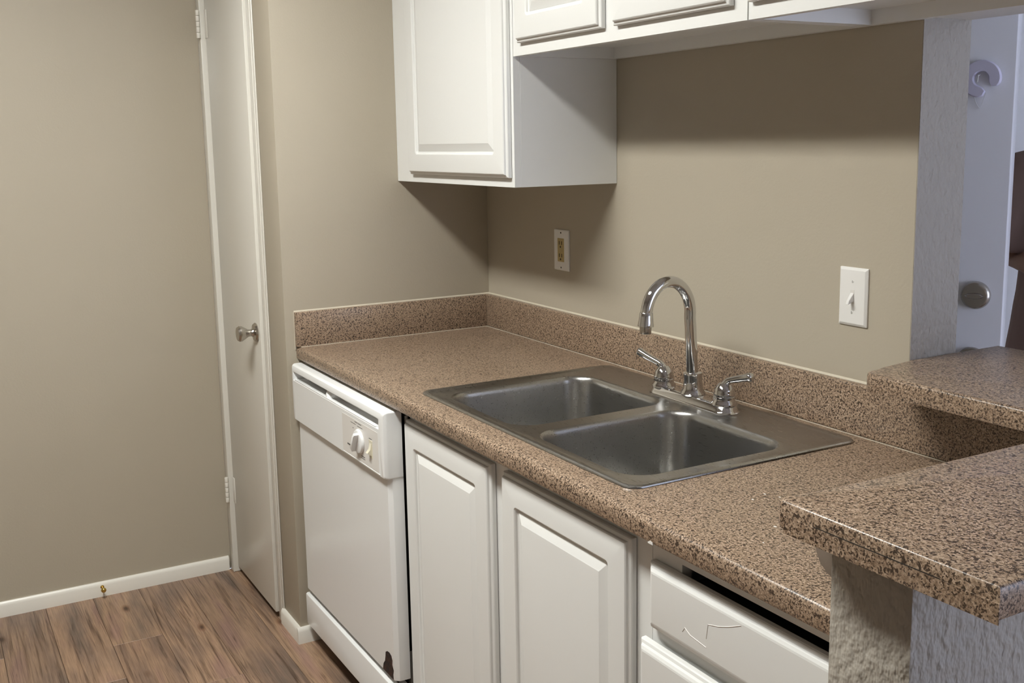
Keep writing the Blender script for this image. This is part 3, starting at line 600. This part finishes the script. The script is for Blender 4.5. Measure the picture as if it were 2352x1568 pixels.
# ------------------------------------------------------------------ person at the entry
PO = Vector((1.075, 1.465, 0.0)); TH = 0.58
RZ = Matrix.Rotation(TH, 3, 'Z')
def pw_(p): return PO + RZ @ Vector(p)
pe = thing('person', PO, 'person in a loose brown short-sleeved shirt standing behind the open entry door', 'person')
def ell(c, rx, ry, n_=16): return [pw_((c[0] + rx * math.cos(2 * math.pi * k / n_), c[1] + ry * math.sin(2 * math.pi * k / n_), c[2])) for k in range(n_)]
body = MB()
body.rings([ell((0, 0, z), rx, ry) for z, rx, ry in ((0.80, 0.10, 0.08), (0.86, 0.160, 0.105), (0.95, 0.168, 0.115), (1.05, 0.145, 0.10), (1.15, 0.140, 0.098), (1.27, 0.160, 0.108), (1.36, 0.170, 0.10), (1.42, 0.145, 0.082), (1.46, 0.075, 0.062), (1.49, 0.055, 0.055))])
body.rings([ell((0, -dy, z), rx, ry) for z, rx, ry, dy in ((1.44, 0.054, 0.056, 0.0), (1.50, 0.050, 0.054, 0.005), (1.535, 0.056, 0.07, 0.012), (1.56, 0.064, 0.086, 0.018), (1.60, 0.071, 0.095, 0.016), (1.65, 0.074, 0.098, 0.010), (1.70, 0.070, 0.092, 0.004), (1.735, 0.05, 0.066, 0.0), (1.75, 0.02, 0.026, 0.0))])
body.tube([pw_((0, -0.105, 1.640)), pw_((0, -0.118, 1.615)), pw_((0, -0.126, 1.600)), pw_((0, -0.108, 1.590))], [0.008, 0.011, 0.014, 0.008], 10)
for sx in (-1, 1):
    body.lathe(pw_((sx * 0.068, 0.005, 1.625)), RZ @ Vector((sx, 0.25, 0)), [(0, 0), (0.019, 0.002), (0.022, 0.010), (0.017, 0.014), (0, 0.010)], 12)
    body.tube([pw_(p) for p in ((sx * 0.088, 0.0, 0.90), (sx * 0.095, -0.005, 0.75), (sx * 0.098, -0.01, 0.50), (sx * 0.10, 0.0, 0.44), (sx * 0.10, 0.012, 0.30), (sx * 0.10, 0.012, 0.10), (sx * 0.10, 0.0, 0.05))], [0.088, 0.082, 0.060, 0.056, 0.055, 0.040, 0.042], 14)
    body.tube([pw_(p) for p in ((sx * 0.10, 0.04, 0.04), (sx * 0.105, -0.06, 0.04), (sx * 0.112, -0.14, 0.03), (sx * 0.115, -0.18, 0.025))], [0.035, 0.042, 0.036, 0.018], 12)
    sh, el, wr_ = Vector((sx * 0.165, 0.0, 1.395)), Vector((sx * 0.205, 0.01, 1.105)), Vector((sx * 0.06, -0.205, 1.12))
    body.tube([pw_(p) for p in (sh * 0.7 + Vector((0, 0, 1.40)) * 0.3, sh, sh.lerp(el, 0.5), el, el.lerp(wr_, 0.3), el.lerp(wr_, 0.7), wr_)], [0.05, 0.055, 0.048, 0.042, 0.042, 0.033, 0.027], 12)
    dr_ = (wr_ - el).normalized(); up_ = Vector((0, 0, 1)); sd = dr_.cross(up_).normalized()
    palm = wr_ + dr_ * 0.085
    body.tube([pw_(wr_ - dr_ * 0.01), pw_(wr_ + dr_ * 0.03), pw_(palm)], [0.027, 0.036, 0.038], 10, flat=None)
    for k, (of, ln) in enumerate(((0.029, 0.070), (0.010, 0.080), (-0.010, 0.074), (-0.028, 0.058))):
        a0 = palm - dr_ * 0.012 + up_ * of
        body.tube([pw_(a0), pw_(a0 + dr_ * ln * 0.5), pw_(a0 + dr_ * ln * 0.85 + sd * sx * 0.012), pw_(a0 + dr_ * ln + sd * sx * 0.026)], [0.0095, 0.0095, 0.0088, 0.007], 8)
    t0 = wr_ + dr_ * 0.035 + up_ * 0.022
    body.tube([pw_(t0), pw_(t0 + dr_ * 0.022 + up_ * 0.028), pw_(t0 + dr_ * 0.050 + up_ * 0.040)], [0.014, 0.0115, 0.009], 8)
bo = body.build('body', 'skin', pe)
rm = bo.modifiers.new('join', 'REMESH'); rm.mode = 'VOXEL'; rm.voxel_size = 0.0065; rm.use_smooth_shade = True
sm_ = bo.modifiers.new('smooth', 'SMOOTH'); sm_.factor = 0.5; sm_.iterations = 5
st = MB()
st.rings([ell((0.0, 0, z), rx, ry, 24) for z, rx, ry in ((0.70, 0.238, 0.165), (0.78, 0.230, 0.160), (0.90, 0.215, 0.150), (1.02, 0.202, 0.142), (1.13, 0.195, 0.140), (1.25, 0.198, 0.140), (1.34, 0.204, 0.130), (1.395, 0.192, 0.112), (1.435, 0.150, 0.092), (1.465, 0.095, 0.075), (1.475, 0.075, 0.068))])
for sx in (-1, 1):
    st.tube([pw_(p) for p in ((sx * 0.12, 0.0, 1.395), (sx * 0.180, 0.0, 1.375), (sx * 0.212, 0.004, 1.31), (sx * 0.232, 0.006, 1.22), (sx * 0.240, 0.004, 1.135))], [0.062, 0.078, 0.082, 0.086, 0.092], 18)
so = st.build('shirt', 'shirt', pe)
rm = so.modifiers.new('join', 'REMESH'); rm.mode = 'VOXEL'; rm.voxel_size = 0.009; rm.use_smooth_shade = True
sm_ = so.modifiers.new('smooth', 'SMOOTH'); sm_.factor = 0.5; sm_.iterations = 4
tr = MB()
for sx in (-1, 1):
    tr.tube([pw_(p) for p in ((sx * 0.085, 0.0, 0.98), (sx * 0.09, 0.0, 0.85), (sx * 0.098, -0.005, 0.65), (sx * 0.10, -0.005, 0.45), (sx * 0.10, 0.01, 0.25), (sx * 0.10, 0.008, 0.07))], [0.105, 0.110, 0.092, 0.076, 0.070, 0.062], 16)
tr.build('trousers', 'denim', pe, angle=60)
for sx in (-1, 1):
    MB().tube([pw_(p) for p in ((sx * 0.10, 0.07, 0.048), (sx * 0.10, 0.02, 0.052), (sx * 0.106, -0.08, 0.046), (sx * 0.114, -0.16, 0.038), (sx * 0.116, -0.20, 0.034))], [0.035, 0.047, 0.046, 0.038, 0.020], 14).build('shoe', 'rubber', pe, angle=60)
    ey = MB().lathe(pw_((sx * 0.031, -0.098, 1.645)), RZ @ Vector((0, -1, 0)), [(0, -0.012), (0.007, -0.009), (0.0095, -0.002), (0.0085, 0.004), (0.004, 0.0072), (0, 0.0076)], 14).build('eye', 'eye', pe, angle=60)
    MB().lathe(pw_((sx * 0.031, -0.1042, 1.645)), RZ @ Vector((0, -1, 0)), [(0, 0), (0.0056, 0), (0.004, 0.0024), (0, 0.0028)], 12).build('iris', 'iris', ey)
MB().tube([pw_((-0.024, -0.098, 1.573)), pw_((0, -0.106, 1.571)), pw_((0.024, -0.098, 1.573))], [0.003, 0.0065, 0.003], 8).build('mouth', 'shirt', pe)
hr = MB().rings([ell((0, 0.012 - dy, z), rx, ry, 20) for z, rx, ry, dy in ((1.56, 0.060, 0.070, -0.028), (1.60, 0.076, 0.086, -0.024), (1.66, 0.081, 0.098, -0.012), (1.69, 0.080, 0.106, 0.0), (1.72, 0.072, 0.098, 0.006), (1.75, 0.052, 0.070, 0.004), (1.765, 0.02, 0.03, 0.0))])
hr.build('hair', 'hair', pe, angle=60)
